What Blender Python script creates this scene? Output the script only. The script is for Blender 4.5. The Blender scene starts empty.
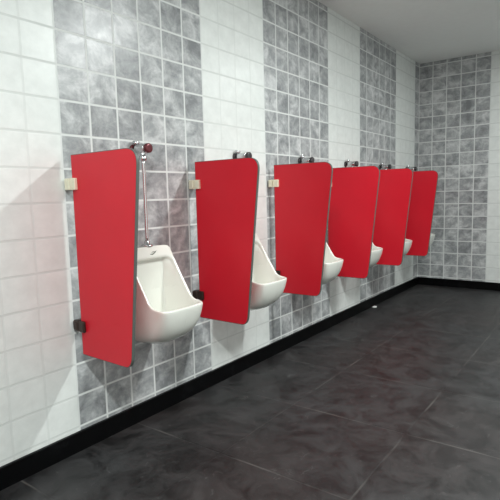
import bpy, bmesh, math, random
from mathutils import Vector, Matrix

T = 0.15                       # width of one wall tile in metres; layout below is in tiles
TH = 0.9353                    # height of one wall tile, in tiles
FLOOR = -7.25 * T
CEIL = 9.6 * T
XL, XR = -30.0 * T, 25.0 * T   # room ends
YF = -21.0 * T                 # wall behind the photographer
sc = bpy.context.scene
C = sc.collection

# ------------------------------------------------------------ node helpers
def new_mat(name):
    m = bpy.data.materials.new(name); m.use_nodes = True
    nt = m.node_tree
    return m, nt, nt.nodes['Principled BSDF']

def srgb(r, g, b):
    f = lambda c: (c/255/12.92) if c/255 <= 0.04045 else ((c/255+0.055)/1.055)**2.4
    return (f(r), f(g), f(b), 1)

class NB:
    def __init__(s, nt): s.nt = nt
    def put(s, sock, v):
        if isinstance(v, bpy.types.NodeSocket): s.nt.links.new(v, sock)
        elif v is not None: sock.default_value = v
    def math(s, op, a, b=None, c=None):
        n = s.nt.nodes.new('ShaderNodeMath'); n.operation = op
        s.put(n.inputs[0], a)
        if b is not None: s.put(n.inputs[1], b)
        if c is not None: s.put(n.inputs[2], c)
        return n.outputs[0]
    def mix(s, f, a, b):
        n = s.nt.nodes.new('ShaderNodeMix'); n.data_type = 'RGBA'
        s.put(n.inputs[0], f); s.put(n.inputs[6], a); s.put(n.inputs[7], b)
        return n.outputs[2]
    def maprange(s, v, a, b, c, d, smooth=False):
        n = s.nt.nodes.new('ShaderNodeMapRange')
        if smooth: n.interpolation_type = 'SMOOTHSTEP'
        s.put(n.inputs[0], v)
        for i, x in enumerate((a, b, c, d)): n.inputs[i+1].default_value = x
        return n.outputs[0]
    def combine(s, x, y, z=0.0):
        n = s.nt.nodes.new('ShaderNodeCombineXYZ')
        s.put(n.inputs[0], x); s.put(n.inputs[1], y); s.put(n.inputs[2], z)
        return n.outputs[0]
    def noise(s, vec, scale, detail=4, rough=.5, dist=0.0):
        n = s.nt.nodes.new('ShaderNodeTexNoise')
        s.put(n.inputs['Vector'], vec); n.inputs['Scale'].default_value = scale
        n.inputs['Detail'].default_value = detail; n.inputs['Roughness'].default_value = rough
        n.inputs['Distortion'].default_value = dist
        return n.outputs['Fac']
    def white(s, vec):
        n = s.nt.nodes.new('ShaderNodeTexWhiteNoise'); n.noise_dimensions = '3D'
        s.put(n.inputs['Vector'], vec); return n.outputs['Value']
    def coords(s):
        n = s.nt.nodes.new('ShaderNodeTexCoord')
        x = s.nt.nodes.new('ShaderNodeSeparateXYZ'); s.nt.links.new(n.outputs['Object'], x.inputs[0])
        return x.outputs[0], x.outputs[1], x.outputs[2], n.outputs['Object']
    def bump(s, h, strength, dist, bsdf):
        n = s.nt.nodes.new('ShaderNodeBump'); s.put(n.inputs['Height'], h)
        n.inputs['Strength'].default_value = strength; n.inputs['Distance'].default_value = dist
        s.nt.links.new(n.outputs[0], bsdf.inputs['Normal'])

def tile_material(name, axis):
    """Glazed wall tiles: six columns of clouded grey, four of off-white, pale grout."""
    m, nt, b = new_mat(name); n = NB(nt)
    x, y, z, vec = n.coords()
    u = n.math('DIVIDE', x, T) if axis == 'x' else n.math('ADD', n.math('DIVIDE', y, -T), 25.0)
    v = n.math('DIVIDE', z, T*TH)
    iu, iv = n.math('FLOOR', u), n.math('FLOOR', v)
    fu, fv = n.math('FRACT', u), n.math('FRACT', v)
    du = n.math('MINIMUM', fu, n.math('SUBTRACT', 1.0, fu))
    dv = n.math('MINIMUM', fv, n.math('SUBTRACT', 1.0, fv))
    iswhite = n.math('LESS_THAN', n.math('MODULO', n.math('ADD', u, 100.0), 10.0), 4.0)
    grout_u = n.maprange(du, .026, .040, 1, 0)
    grout_v = n.maprange(dv, .026, .040, 1, 0)
    tid = n.combine(n.math('MULTIPLY', iu, 7.31), n.math('MULTIPLY', iv, 5.17), 0.0)
    add = nt.nodes.new('ShaderNodeVectorMath'); add.operation = 'ADD'
    nt.links.new(n.combine(u, v, 0.0), add.inputs[0]); nt.links.new(tid, add.inputs[1])
    cloud = n.noise(add.outputs[0], 1.5, 5, .62, .5)
    fine = n.noise(add.outputs[0], 8, 4, .6)
    c = n.math('ADD', n.math('MULTIPLY', cloud, .8), n.math('MULTIPLY', fine, .2))
    tone = n.math('ADD', n.maprange(n.white(tid), 0, 1, -.05, .05), c)
    cr = nt.nodes.new('ShaderNodeValToRGB'); nt.links.new(tone, cr.inputs[0])
    e = cr.color_ramp.elements
    e[0].position = .34; e[0].color = srgb(122, 124, 126)
    e[1].position = .66; e[1].color = srgb(204, 205, 205)
    k = e.new(.5); k.color = srgb(160, 162, 163)
    wn = n.noise(add.outputs[0], 2.2, 4, .6)
    wcol = n.mix(n.maprange(wn, .3, .7, 0, 1), srgb(216, 219, 216), srgb(228, 231, 228))
    tile = n.mix(iswhite, cr.outputs[0], wcol)
    gw = n.mix(iswhite, srgb(216, 218, 216), srgb(204, 207, 204))
    g_grey = n.math('MAXIMUM', grout_u, grout_v)
    # the joints between the off-white tiles are rubbed in almost flush
    g_white = n.math('MAXIMUM', n.math('MULTIPLY', grout_u, .35), n.math('MULTIPLY', grout_v, .8))
    gm = n.math('ADD', n.math('MULTIPLY', g_grey, n.math('SUBTRACT', 1.0, iswhite)), n.math('MULTIPLY', g_white, iswhite))
    col = n.mix(gm, tile, gw)
    nt.links.new(col, b.inputs['Base Color'])
    nt.links.new(n.maprange(gm, 0, 1, .32, .8), b.inputs['Roughness'])
    h = n.math('ADD', n.math('MULTIPLY', g_grey, -1.0), n.math('MULTIPLY', c, .15))
    n.bump(h, .35, .0015, b)
    return m

def floor_material():
    m, nt, b = new_mat('dark_slate_tile'); n = NB(nt)
    x, y, z, vec = n.coords()
    u = n.math('DIVIDE', n.math('SUBTRACT', x, 4.1*T), 4*T)
    v = n.math('DIVIDE', n.math('ADD', y, 3.6*T), 4*T)
    fu, fv = n.math('FRACT', u), n.math('FRACT', v)
    du = n.math('MINIMUM', fu, n.math('SUBTRACT', 1.0, fu))
    dv = n.math('MINIMUM', fv, n.math('SUBTRACT', 1.0, fv))
    g = n.maprange(n.math('MINIMUM', du, dv), .004, .009, 1, 0)
    broken = n.maprange(n.noise(vec, 3.5, 3), .45, .62, .0, .55)
    g2 = n.math('MULTIPLY', g, broken)
    c = n.noise(vec, 6.5, 9, .74, .8)
    tint = n.noise(vec, 1.1, 2)
    grey = n.mix(n.maprange(c, .38, .64, 0, 1), srgb(13, 13, 14), srgb(50, 50, 51))
    brown = n.mix(n.maprange(c, .38, .64, 0, 1), srgb(16, 14, 14), srgb(51, 47, 47))
    col = n.mix(n.maprange(tint, .42, .6, 0, 1), grey, brown)
    scuff = n.maprange(n.noise(vec, 11, 6, .75, 1.6), .60, .76, 0, .6)
    col = n.mix(scuff, col, srgb(96, 96, 95))
    col = n.mix(g2, col, srgb(92, 89, 86))
    nt.links.new(col, b.inputs['Base Color'])
    nt.links.new(n.maprange(c, .3, .7, .42, .6), b.inputs['Roughness'])
    n.bump(n.math('SUBTRACT', c, g), .25, .002, b)
    return m

def skirting_material():
    m, nt, b = new_mat('black_granite'); n = NB(nt)
    x, y, z, vec = n.coords()
    c = n.noise(vec, 9, 6, .7, 1.2)
    u = n.math('FRACT', n.math('DIVIDE', n.math('SUBTRACT', x, 2.8*T), 4*T))
    j = n.math('LESS_THAN', u, .008)
    col = n.mix(n.maprange(c, .55, .8, 0, .6), srgb(4, 4, 5), srgb(34, 36, 38))
    nt.links.new(n.mix(j, col, srgb(3, 3, 3)), b.inputs['Base Color'])
    b.inputs['Roughness'].default_value = .4
    b.inputs['Specular IOR Level'].default_value = .12
    return m

def plain(name, col, rough=.5, metal=0.0, coat=0.0, var=.03, scale=20, spec=.5):
    m, nt, b = new_mat(name); n = NB(nt)
    x, y, z, vec = n.coords()
    k = n.noise(vec, scale, 4)
    lo = tuple(c*(1-var) for c in col[:3])+(1,); hi = tuple(min(1, c*(1+var)) for c in col[:3])+(1,)
    nt.links.new(n.mix(k, lo, hi), b.inputs['Base Color'])
    b.inputs['Roughness'].default_value = rough; b.inputs['Metallic'].default_value = metal
    b.inputs['Coat Weight'].default_value = coat; b.inputs['Coat Roughness'].default_value = .08
    b.inputs['Specular IOR Level'].default_value = spec
    return m

M = dict(
    wall=tile_material('clouded_grey_wall_tile', 'x'),
    wall_end=tile_material('clouded_grey_wall_tile_end', 'y'),
    floor=floor_material(), skirting=skirting_material(),
    plaster=plain('white_painted_plaster', srgb(236, 238, 236), .8),
    red=plain('red_laminate', srgb(212, 28, 46), .38, var=.06, scale=6, spec=.35),
    edge=plain('grey_edge_band', srgb(84, 90, 86), .5),
    porcelain=plain('white_porcelain', srgb(228, 229, 221), .16, coat=.5, var=.015, scale=5),
    chrome=plain('chrome', srgb(206, 207, 208), .24, 1.0, var=.03),
    bracket_pale=plain('pale_bracket_metal', srgb(240, 236, 212), .35, .3, var=.1, scale=40),  # pale metal tone for the upper brackets
    bracket_dark=plain('dark_bracket_metal', srgb(62, 50, 44), .4, .5, var=.2, scale=50),  # darker metal tone for the lower brackets
    mark=plain('dark_print', srgb(105, 110, 100), .5),
    red_reflection=plain('chrome_red_reflection', srgb(100, 44, 50), .3, .4, var=.1),  # chrome valve ends, red reflection painted into the base colour
    dark_reflection=plain('chrome_dark_reflection', srgb(74, 70, 72), .3, .6, var=.1),  # same chrome ends on farther valves, dark reflection painted in
    paper=plain('white_paper', srgb(235, 235, 232), .8),
)
m, nt, b = new_mat('lamp_diffuser')
b.inputs['Base Color'].default_value = (.9, .9, .9, 1)
b.inputs['Emission Color'].default_value = (.95, 1, .99, 1); b.inputs['Emission Strength'].default_value = 4
M['diffuser'] = m

# ------------------------------------------------------------ object helpers
def obj(name, bm, mat, parent=None, smooth=False, loc=None):
    me = bpy.data.meshes.new(name)
    bmesh.ops.recalc_face_normals(bm, faces=bm.faces)
    bm.to_mesh(me); bm.free()
    me.materials.append(mat)
    if smooth:
        for p in me.polygons: p.use_smooth = True
    o = bpy.data.objects.new(name, me); C.objects.link(o)
    if parent: o.parent = parent
    if loc: o.location = loc
    return o

def thing(name, label, cat, loc, group=None):
    o = bpy.data.objects.new(name, None); C.objects.link(o)
    o.empty_display_size = .05
    o.location = loc; o['label'] = label; o['category'] = cat
    if group: o['group'] = group
    return o

def box(bm, lo, hi, bev=0, seg=2):
    mat = Matrix.Translation([(a+b)/2 for a, b in zip(lo, hi)]) @ Matrix.Diagonal([b-a for a, b in zip(lo, hi)]+[1])
    r = bmesh.ops.create_cube(bm, size=1, matrix=mat)
    if bev:
        es = list({e for v in r['verts'] for e in v.link_edges})
        bmesh.ops.bevel(bm, geom=es, offset=bev, segments=seg, affect='EDGES', profile=.5)

def lathe(bm, prof, axis, origin, seg=24):
    """Turn a list of (radius, distance) about an axis through origin; ends are capped."""
    ax = Vector(axis).normalized()
    p = ax.orthogonal().normalized(); q = ax.cross(p); o = Vector(origin)
    rings = []
    for r, d in prof:
        rings.append([bm.verts.new(o+ax*d+(p*math.cos(a)+q*math.sin(a))*max(r, 1e-5))
                      for a in (2*math.pi*i/seg for i in range(seg))])
    for a, b_ in zip(rings, rings[1:]):
        for i in range(seg): bm.faces.new((a[i], a[(i+1) % seg], b_[(i+1) % seg], b_[i]))
    bm.faces.new(rings[0]); bm.faces.new(rings[-1][::-1])

def structure(name, lo, hi, mat, bev=0):
    bm = bmesh.new(); box(bm, lo, hi, bev)
    o = obj(name, bm, mat); o['kind'] = 'structure'; return o

# ------------------------------------------------------------ room
TILE_TOP = 7*TH*T
structure('floor', (XL-.1, YF-.1, FLOOR-.1), (XR+.1, .1, FLOOR), M['floor'])
structure('ceiling', (XL-.1, YF-.1, CEIL), (XR+.1, .1, CEIL+.1), M['plaster'])
structure('wall_back', (XL, 0, FLOOR), (XR, .1, CEIL), M['wall'])
structure('wall_right', (XR, YF, FLOOR), (XR+.1, .1, CEIL), M['wall_end'])
structure('wall_left', (XL-.1, YF, FLOOR), (XL, .1, CEIL), M['plaster'])
structure('wall_front', (XL, YF-.1, FLOOR), (XR, YF, CEIL), M['plaster'])
SK = -6.67*T
structure('baseboard_back', (XL, -.10*T, FLOOR), (XR, 0, SK), M['skirting'], .0015)
structure('baseboard_right', (XR-.10*T, YF, FLOOR), (XR, -.10*T, SK), M['skirting'], .0015)

# ------------------------------------------------------------ urinal
def urinal_meshes():
    N = 88
    def sup(t, e):           # superellipse, u right, v up
        c, s = math.cos(t), math.sin(t)
        return math.copysign(abs(c)**(2/e), c), math.copysign(abs(s)**(2/e), s)
    def even(e):             # points evenly spread along its outline
        fine = [sup(2*math.pi*i/4000, e) for i in range(4001)]
        L = [0]
        for a, b_ in zip(fine, fine[1:]): L.append(L[-1]+math.hypot(b_[0]-a[0], b_[1]-a[1]))
        out, k = [], 0
        for i in range(N):
            d = L[-1]*i/N
            while L[k+1] < d: k += 1
            out.append(fine[k])
        return out
    UV = even(10)
    prof = [(1.0, .54, -1.47), (.93, .60, -1.53), (.80, .69, -1.80), (.4, .95, -2.25), (-.05, 1.23, -2.72),
            (-.44, 1.48, -3.10), (-.53, 1.56, -3.18), (-.62, 1.68, -3.22), (-1.0, 2.14, -3.27)]
    def rim(v):
        for a, b_ in zip(prof, prof[1:]):
            if v >= b_[0]:
                f = (a[0]-v)/(a[0]-b_[0]); return a[1]+f*(b_[1]-a[1]), a[2]+f*(b_[2]-a[2])
        return prof[-1][1:]
    def bez(p, k):
        a = 1-k
        return p[0]*a**3+p[1]*3*a*a*k+p[2]*3*a*k*k+p[3]*k**3
    W = .93
    loops = []
    outer, wallp = [], []
    for u, v in UV:
        y, z = rim(v)
        low = max(0, min(1, (-v-.35)/.65))
        bow = -.07*low*u*u
        outer.append(Vector((u*W, -(y+bow), z)))
        vz = -1.48 + (v-1)/2*(4.50-1.48) + .28*low*abs(u)**3
        wallp.append(Vector((u*W*(1-.12*low), 0, vz)))
    mids = []
    for (u, v), R, Wp in zip(UV, outer, wallp):
        b_ = max(0, min(1, (-v-.1)/.9)); b_ = b_*b_*(3-2*b_)
        side = Wp.lerp(R, 1/3), Wp.lerp(R, 2/3)
        P1 = side[0].lerp(Vector((Wp.x, R.y*.70, Wp.z-.04)), b_)
        P2 = side[1].lerp(Vector((R.x*.96, R.y*.93, R.z+(Wp.z-R.z)*.93)), b_)
        mids.append((Wp, P1, P2, R))
    for k in (0, .02, .12, .25, .38, .5, .62, .74, .86, .95):
        loops.append([bez(q, k) for q in mids])
    loops.append(outer)
    # rolled edge, then the rim face, then the bowl
    def rimloop(su, top, bot, dn, back=0):
        r = []
        for u, v in UV:
            vv = bot+(v+1)/2*(top-bot)
            y, z = rim(vv); low = max(0, min(1, (-v-.35)/.65))
            r.append(Vector((u*W*su, -(y-.07*low*u*u-back), z+dn)))
        return r
    loops.append(rimloop(.985, .985, -.985, .025))
    loops.append(rimloop(.955, .96, -.955, .03))
    loops.append(rimloop(.915, .80, -.915, .015))
    loops.append(rimloop(.90, .785, -.90, -.01, .03))
    rim_in = rimloop(.885, .775, -.885, -.05, .08)
    loops.append(rim_in)
    backp = []
    for u, v in UV:
        backp.append(Vector((u*.62*(1-.12*max(0, -v)), -.50-.10*max(0, -v), -1.80+(v-1)/2*2.1)))
    inn = []
    for (u, v), R, B in zip(UV, rim_in, backp):
        b_ = max(0, min(1, (-v-.1)/.9)); b_ = b_*b_*(3-2*b_)
        P1 = R.lerp(B, 1/3).lerp(Vector((R.x*.97, R.y*.96, R.z-.62)), b_)
        P2 = R.lerp(B, .75).lerp(Vector((B.x*1.0, R.y*.62, B.z-.08)), b_)
        inn.append((R, P1, P2, B))
    for k in (.06, .15, .28, .42, .58, .74, .88, 1): loops.append([bez(q, k) for q in inn])
    cx = sum(backp, Vector())/N
    for s in (.85, .6, .3): loops.append([cx.lerp(p, s)+Vector((0, .04*(1-s), 0)) for p in backp])
    bm = bmesh.new()
    vs = [[bm.verts.new(p*T) for p in lp] for lp in loops]
    for a, b_ in zip(vs, vs[1:]):
        for i in range(N): bm.faces.new((a[i], a[(i+1) % N], b_[(i+1) % N], b_[i]))
    bm.faces.new(vs[0]); bm.faces.new(vs[-1][::-1])
    return bm

def make_urinal(loc, label):
    t = thing('urinal', label, 'urinal', loc, 'wall-hung urinals along the tiled wall')
    o = obj('urinal_bowl', urinal_meshes(), M['porcelain'], t, smooth=True)
    sb = o.modifiers.new('smooth', 'SUBSURF'); sb.levels = 1; sb.render_levels = 1
    # small printed emblem on the front of the head: a slanted swoosh of two strokes
    bm = bmesh.new()
    nrm = Vector((0, -.925, .38)); rt = Vector((1, 0, 0)); up = nrm.cross(rt).normalized()*-1
    if up.z < 0: up = -up
    ctr = Vector((.12, -.645, -1.665))
    def stroke(pts, w):
        q = [ctr+rt*a+up*b_+nrm*.012 for a, b_ in pts]
        top = [bm.verts.new((p+up*w*.5*f)*T) for p, f in zip(q, (.3, 1, 1, .3))]
        bot = [bm.verts.new((p-up*w*.5*f)*T) for p, f in zip(q, (.3, 1, 1, .3))]
        for i in range(3): bm.faces.new((bot[i], bot[i+1], top[i+1], top[i]))
    stroke([(-.15, -.03), (-.06, -.045), (.05, .0), (.14, .06)], .035)
    stroke([(-.08, .02), (-.02, .03), (.03, .03), (.08, .035)], .022)
    r = bmesh.ops.extrude_face_region(bm, geom=bm.faces[:])
    bmesh.ops.translate(bm, verts=[g for g in r['geom'] if isinstance(g, bmesh.types.BMVert)], vec=-nrm*.02*T)
    e = obj('printed_emblem', bm, M['mark'], t)
    e['label'] = 'small dark printed emblem'
    return t

# ------------------------------------------------------------ flush valve
PD = .44          # flush pipe distance from the wall
def make_valve(loc, label):
    t = thing('flush_valve', label, 'flush valve', loc, 'chrome flush valves above the urinals')
    Z = 1.60
    ax = (0, -1, 0)
    bm = bmesh.new()
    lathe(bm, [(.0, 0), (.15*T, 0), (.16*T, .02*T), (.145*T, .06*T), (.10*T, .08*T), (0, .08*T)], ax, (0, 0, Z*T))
    obj('wall_flange', bm, M['red_reflection'], t, True)
    bm = bmesh.new()
    lathe(bm, [(.075*T, .07*T), (.075*T, .20*T), (.15*T, .215*T), (.15*T, .25*T), (.15*T, .60*T), (.14*T, .615*T), (0, .615*T)], ax, (0, 0, Z*T))
    obj('valve_body', bm, M['chrome'], t, True)
    # round stop knob on the inlet, above the supply
    bm = bmesh.new()
    lathe(bm, [(.0, .0), (.055*T, .0), (.055*T, .10*T), (.10*T, .11*T), (.11*T, .13*T), (.11*T, .19*T), (.09*T, .21*T), (0, .21*T)], (0, 0, 1), (0, -.15*T, (Z+.05)*T))
    obj('stop_knob', bm, M['chrome'], t, True)
    bm = bmesh.new()
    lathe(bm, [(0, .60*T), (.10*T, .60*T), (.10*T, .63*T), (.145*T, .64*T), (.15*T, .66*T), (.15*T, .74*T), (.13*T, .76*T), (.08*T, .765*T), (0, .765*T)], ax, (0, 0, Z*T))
    obj('push_button', bm, M['red_reflection'], t, True)
    dn = (0, 0, -1)
    bm = bmesh.new()
    lathe(bm, [(.07*T, .10*T), (.085*T, .15*T), (.085*T, .22*T), (.115*T, .235*T), (.115*T, .36*T), (.08*T, .38*T), (.0, .38*T)], dn, (0, -PD*T, Z*T), 12)
    obj('coupling_nut', bm, M['chrome'], t, True)
    bm = bmesh.new()
    lathe(bm, [(.052*T, (.33+(Z+.98)*k/20)*T) for k in range(21)], dn, (0, -PD*T, Z*T), 20)
    obj('flush_pipe', bm, M['chrome'], t, True)
    bm = bmesh.new()
    lathe(bm, [(.0, -.01*T), (.19*T, -.01*T), (.19*T, .015*T), (.14*T, .05*T), (.085*T, .075*T), (.085*T, .15*T), (.05*T, .17*T), (0, .17*T)], (0, 0, 1), (0, -(PD-.12)*T, -1.44*T))
    o = obj('pipe_collar', bm, M['chrome'], t, True); o.location.y = -.12*T
    return t

# ------------------------------------------------------------ partition panel
PX = .068         # the board is 1.5 * PX thick, in tiles
def outline():
    pts = []
    def arc(a, c, b_, n=8):          # quadratic corner a -> b through control c
        for i in range(n+1):
            k = i/n
            pts.append(((1-k)**2*a[0]+2*k*(1-k)*c[0]+k*k*b_[0], (1-k)**2*a[1]+2*k*(1-k)*c[1]+k*k*b_[1]))
    top, bot = 1.28, -4.32
    pts.append((-.31, bot)); pts.append((-.31, top))
    arc((-2.66, top), (-3.11, top), (-3.065, .86), 10)
    arc((-2.50, -4.02), (-2.46, bot), (-2.22, bot), 8)
    return pts
def slab(bm, pts, x0, x1, bev=0):
    a = [bm.verts.new((x0*T, y*T, z*T)) for y, z in pts]
    b_ = [bm.verts.new((x1*T, y*T, z*T)) for y, z in pts]
    bm.faces.new(a); bm.faces.new(b_[::-1])
    n = len(pts)
    for i in range(n): bm.faces.new((a[i], b_[i], b_[(i+1) % n], a[(i+1) % n]))
def make_panel(loc, label):
    t = thing('partition_panel', label, 'partition', loc, 'red partition panels between the urinals')
    P = outline()
    bm = bmesh.new(); slab(bm, P, 0, 2*PX*.75)
    board = obj('board', bm, M['red'], t)
    # edge band: a thin strip round the outline
    bm = bmesh.new(); n = len(P)
    def off(i, d):
        p0, p1, p2 = Vector(P[i-1]), Vector(P[i]), Vector(P[(i+1) % n])
        a, b_ = (p1-p0).normalized(), (p2-p1).normalized()
        na, nb = Vector((-a.y, a.x)), Vector((-b_.y, b_.x))
        k = (na+nb); k = k/(1+na.dot(nb)) if k.length > .01 else na
        return p1 + k*d
    sgn = 1
    area = sum(P[i-1][0]*P[i][1]-P[i][0]*P[i-1][1] for i in range(n))
    if area > 0: sgn = -1
    O = [off(i, sgn*.018) for i in range(n)]
    I = [off(i, sgn*-.002) for i in range(n)]
    x0, x1 = .006*1, 2*PX*.75-.006
    ring = [[bm.verts.new((x*T, p[0]*T, p[1]*T)) for p in L] for L, x in ((I, x0), (O, x0), (O, x1), (I, x1))]
    for k in range(4):
        A, B = ring[k], ring[(k+1) % 4]
        for i in range(n): bm.faces.new((A[i], A[(i+1) % n], B[(i+1) % n], B[i]))
    e = obj('edge_band', bm, M['edge'], t); e['label'] = 'grey edge band'
    for zc, mat, lab, bev in ((.50, M['bracket_pale'], 'pale shiny bracket near the top', .03), (-3.50, M['bracket_dark'], 'dark bracket near the bottom', .07)):
        bm = bmesh.new()
        box(bm, (-.10*T, -.265*T, (zc-.16)*T), (.21*T, -.05*T if zc > 0 else 0, (zc+.16)*T), bev*T, 3)
        box(bm, (-.10*T, -.55*T, (zc-.16)*T), (.0*T, -.295*T, (zc+.16)*T), bev*T*.6, 3)
        box(bm, (.104*T, -.55*T, (zc-.16)*T), (.21*T, -.295*T, (zc+.16)*T), bev*T*.6, 3)
        box(bm, (-.06*T, -.315*T, (zc-.14)*T), (.2*T, -.27*T, (zc+.14)*T))
        o = obj('hinge_bracket', bm, mat, t); o['label'] = lab
    return t

def dup(root, loc, label):
    r = root.copy(); C.objects.link(r); r.location = loc; r['label'] = label
    for ch in list(root.children):
        c = ch.copy(); C.objects.link(c); c.parent = r
    return r

P0, U0, PITCH = -5.92, -3.50, 5.02
ROT = (-2.5, -1.5, .5, .5, .3, 0)
DX, DZ = (0, 0, .08, .13, .06, .05), (0, 0, .06, .06, .08, .08)
panel_labels = [
    'largest red partition panel, nearest the camera at the left end of the row',
    'second red partition panel from the camera, mounted at the start of the first white tile strip',
    'third red partition panel, with its pale bracket just past the first white tile strip',
    'fourth red partition panel from the camera, below the second white tile strip',
    'fifth red partition panel, small, next to last before the end wall',
    'farthest red partition panel, last in the row beside the tiled end wall',
]
urinal_labels = [
    'white porcelain urinal nearest the camera, bowl fully visible between the first two red panels',
    'white wall-hung urinal half hidden behind the second red panel, beside the white tile strip',
    'white urinal of which only the lip shows between the third and fourth red panels',
    'white urinal lip peeking out between the fourth and fifth red panels',
    'tiny white urinal lip showing between the fifth and the farthest red panel',
    'white urinal almost wholly hidden behind the farthest red panel beside the end wall',
]
valve_labels = [
    'chrome flush valve with long vertical pipe running down to the nearest urinal',
    'chrome flush valve on the first white tile strip, above the second red panel',
    'chrome flush valve on grey tiles, above the third red panel\'s top edge',
    'small chrome flush valve on the second white tile strip, above the fourth red panel',
    'small chrome flush valve on grey tiles, above the fifth red panel\'s left half',
    'farthest chrome flush valve, on the last white tile strip near the end wall',
]
pans = [None]*6
for i in range(6):
    loc = ((P0+PITCH*i+DX[i])*T, 0, DZ[i]*T)
    pans[i] = make_panel(loc, panel_labels[0]) if i == 0 else dup(pans[0], loc, panel_labels[i])
    pans[i].rotation_euler.z = math.radians(ROT[i])
    uloc = ((U0+PITCH*i+(0, 0, .1, .1, .1, .1)[i])*T, 0, (0, .03, .16, .2, .2, .2)[i]*T)
    vloc = ((U0+.05+(PITCH+.07)*i+(.18 if i else 0))*T, 0, uloc[2]*.3)
    if i == 0:
        ur = make_urinal(uloc, urinal_labels[0]); va = make_valve(vloc, valve_labels[0])
    else:
        dup(ur, uloc, urinal_labels[i]); v2 = dup(va, vloc, valve_labels[i])
        for c in v2.children:
            if c.name.startswith('pipe_collar'): c.location.z += uloc[2]*.7
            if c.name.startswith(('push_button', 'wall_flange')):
                c.material_slots[0].link = 'OBJECT'; c.material_slots[0].material = M['dark_reflection']  # swap in the painted dark reflection

# ------------------------------------------------------------ scrap of paper on the floor
random.seed(4)
bm = bmesh.new()
bmesh.ops.create_icosphere(bm, subdivisions=3, radius=.018)
for v in bm.verts:
    v.co *= random.uniform(.8, 1.15)
    v.co.z = max(v.co.z*.45, -.0065)
o = obj('paper_scrap', bm, M['paper'], loc=(15.6*T, -.30*T, FLOOR+.0065))
o.scale = (1.5, 1.1, 1)
o['label'] = 'small crumpled scrap of white paper on the dark floor against the black skirting'; o['category'] = 'litter'

# ------------------------------------------------------------ ceiling lamps
def lamp(x, y, power, label):
    t = thing('ceiling_light', label, 'ceiling light', (x*T, y*T, CEIL), 'ceiling lights over the washroom')
    w, d = .09, .30
    bm = bmesh.new(); box(bm, (-w, -d, -.05), (w, d, 0), .006)
    obj('housing', bm, M['plaster'], t)
    bm = bmesh.new(); box(bm, (-w+.02, -d+.02, -.056), (w-.02, d-.02, -.045))
    obj('diffuser', bm, M['diffuser'], t)
    L = bpy.data.lights.new('lamp_light', 'AREA'); L.shape = 'RECTANGLE'; L.size = 2*w-.05; L.size_y = 2*d-.05
    L.energy = power; L.color = (.95, 1, .985)
    lo = bpy.data.objects.new('lamp_light', L); C.objects.link(lo); lo.parent = t; lo.location = (0, 0, -.065)
for x, p, l in ((-15, 78, 'slim white ceiling light nearest the camera'), (4, 63, 'slim white ceiling light midway along the washroom'), (17, 20, 'slim white ceiling light near the end wall')):
    lamp(x, -12, p, l)

w = bpy.data.worlds.new('World'); sc.world = w; w.use_nodes = True
w.node_tree.nodes['Background'].inputs[0].default_value = (.9, .95, 1, 1)
w.node_tree.nodes['Background'].inputs[1].default_value = .3

# ------------------------------------------------------------ camera
yaw, pit, rol, f, cx, cy, cz = 0.9393002652, -0.1094109415, -0.0250491004, 500.0, -14.304974612, -12.43250631, 0.0793175096
F = Vector((math.sin(yaw)*math.cos(pit), math.cos(yaw)*math.cos(pit), math.sin(pit)))
R = Vector((math.cos(yaw), -math.sin(yaw), 0)); U = R.cross(F)
R2 = R*math.cos(rol)+U*math.sin(rol); U2 = -R*math.sin(rol)+U*math.cos(rol)
cam = bpy.data.cameras.new('camera'); cam.sensor_width = 36; cam.sensor_fit = 'HORIZONTAL'; cam.lens = 36*f/500
cam.clip_start = .02
co = bpy.data.objects.new('camera', cam); C.objects.link(co)
mw = Matrix((R2, U2, -F)).transposed().to_4x4(); mw.translation = Vector((cx, cy, cz))*T
co.matrix_world = mw
sc.camera = co

sc.view_settings.view_transform = 'Standard'; sc.view_settings.look = 'None'
sc.view_settings.gamma = 1; sc.view_settings.use_curve_mapping = False
sc.view_settings.exposure = 0.0
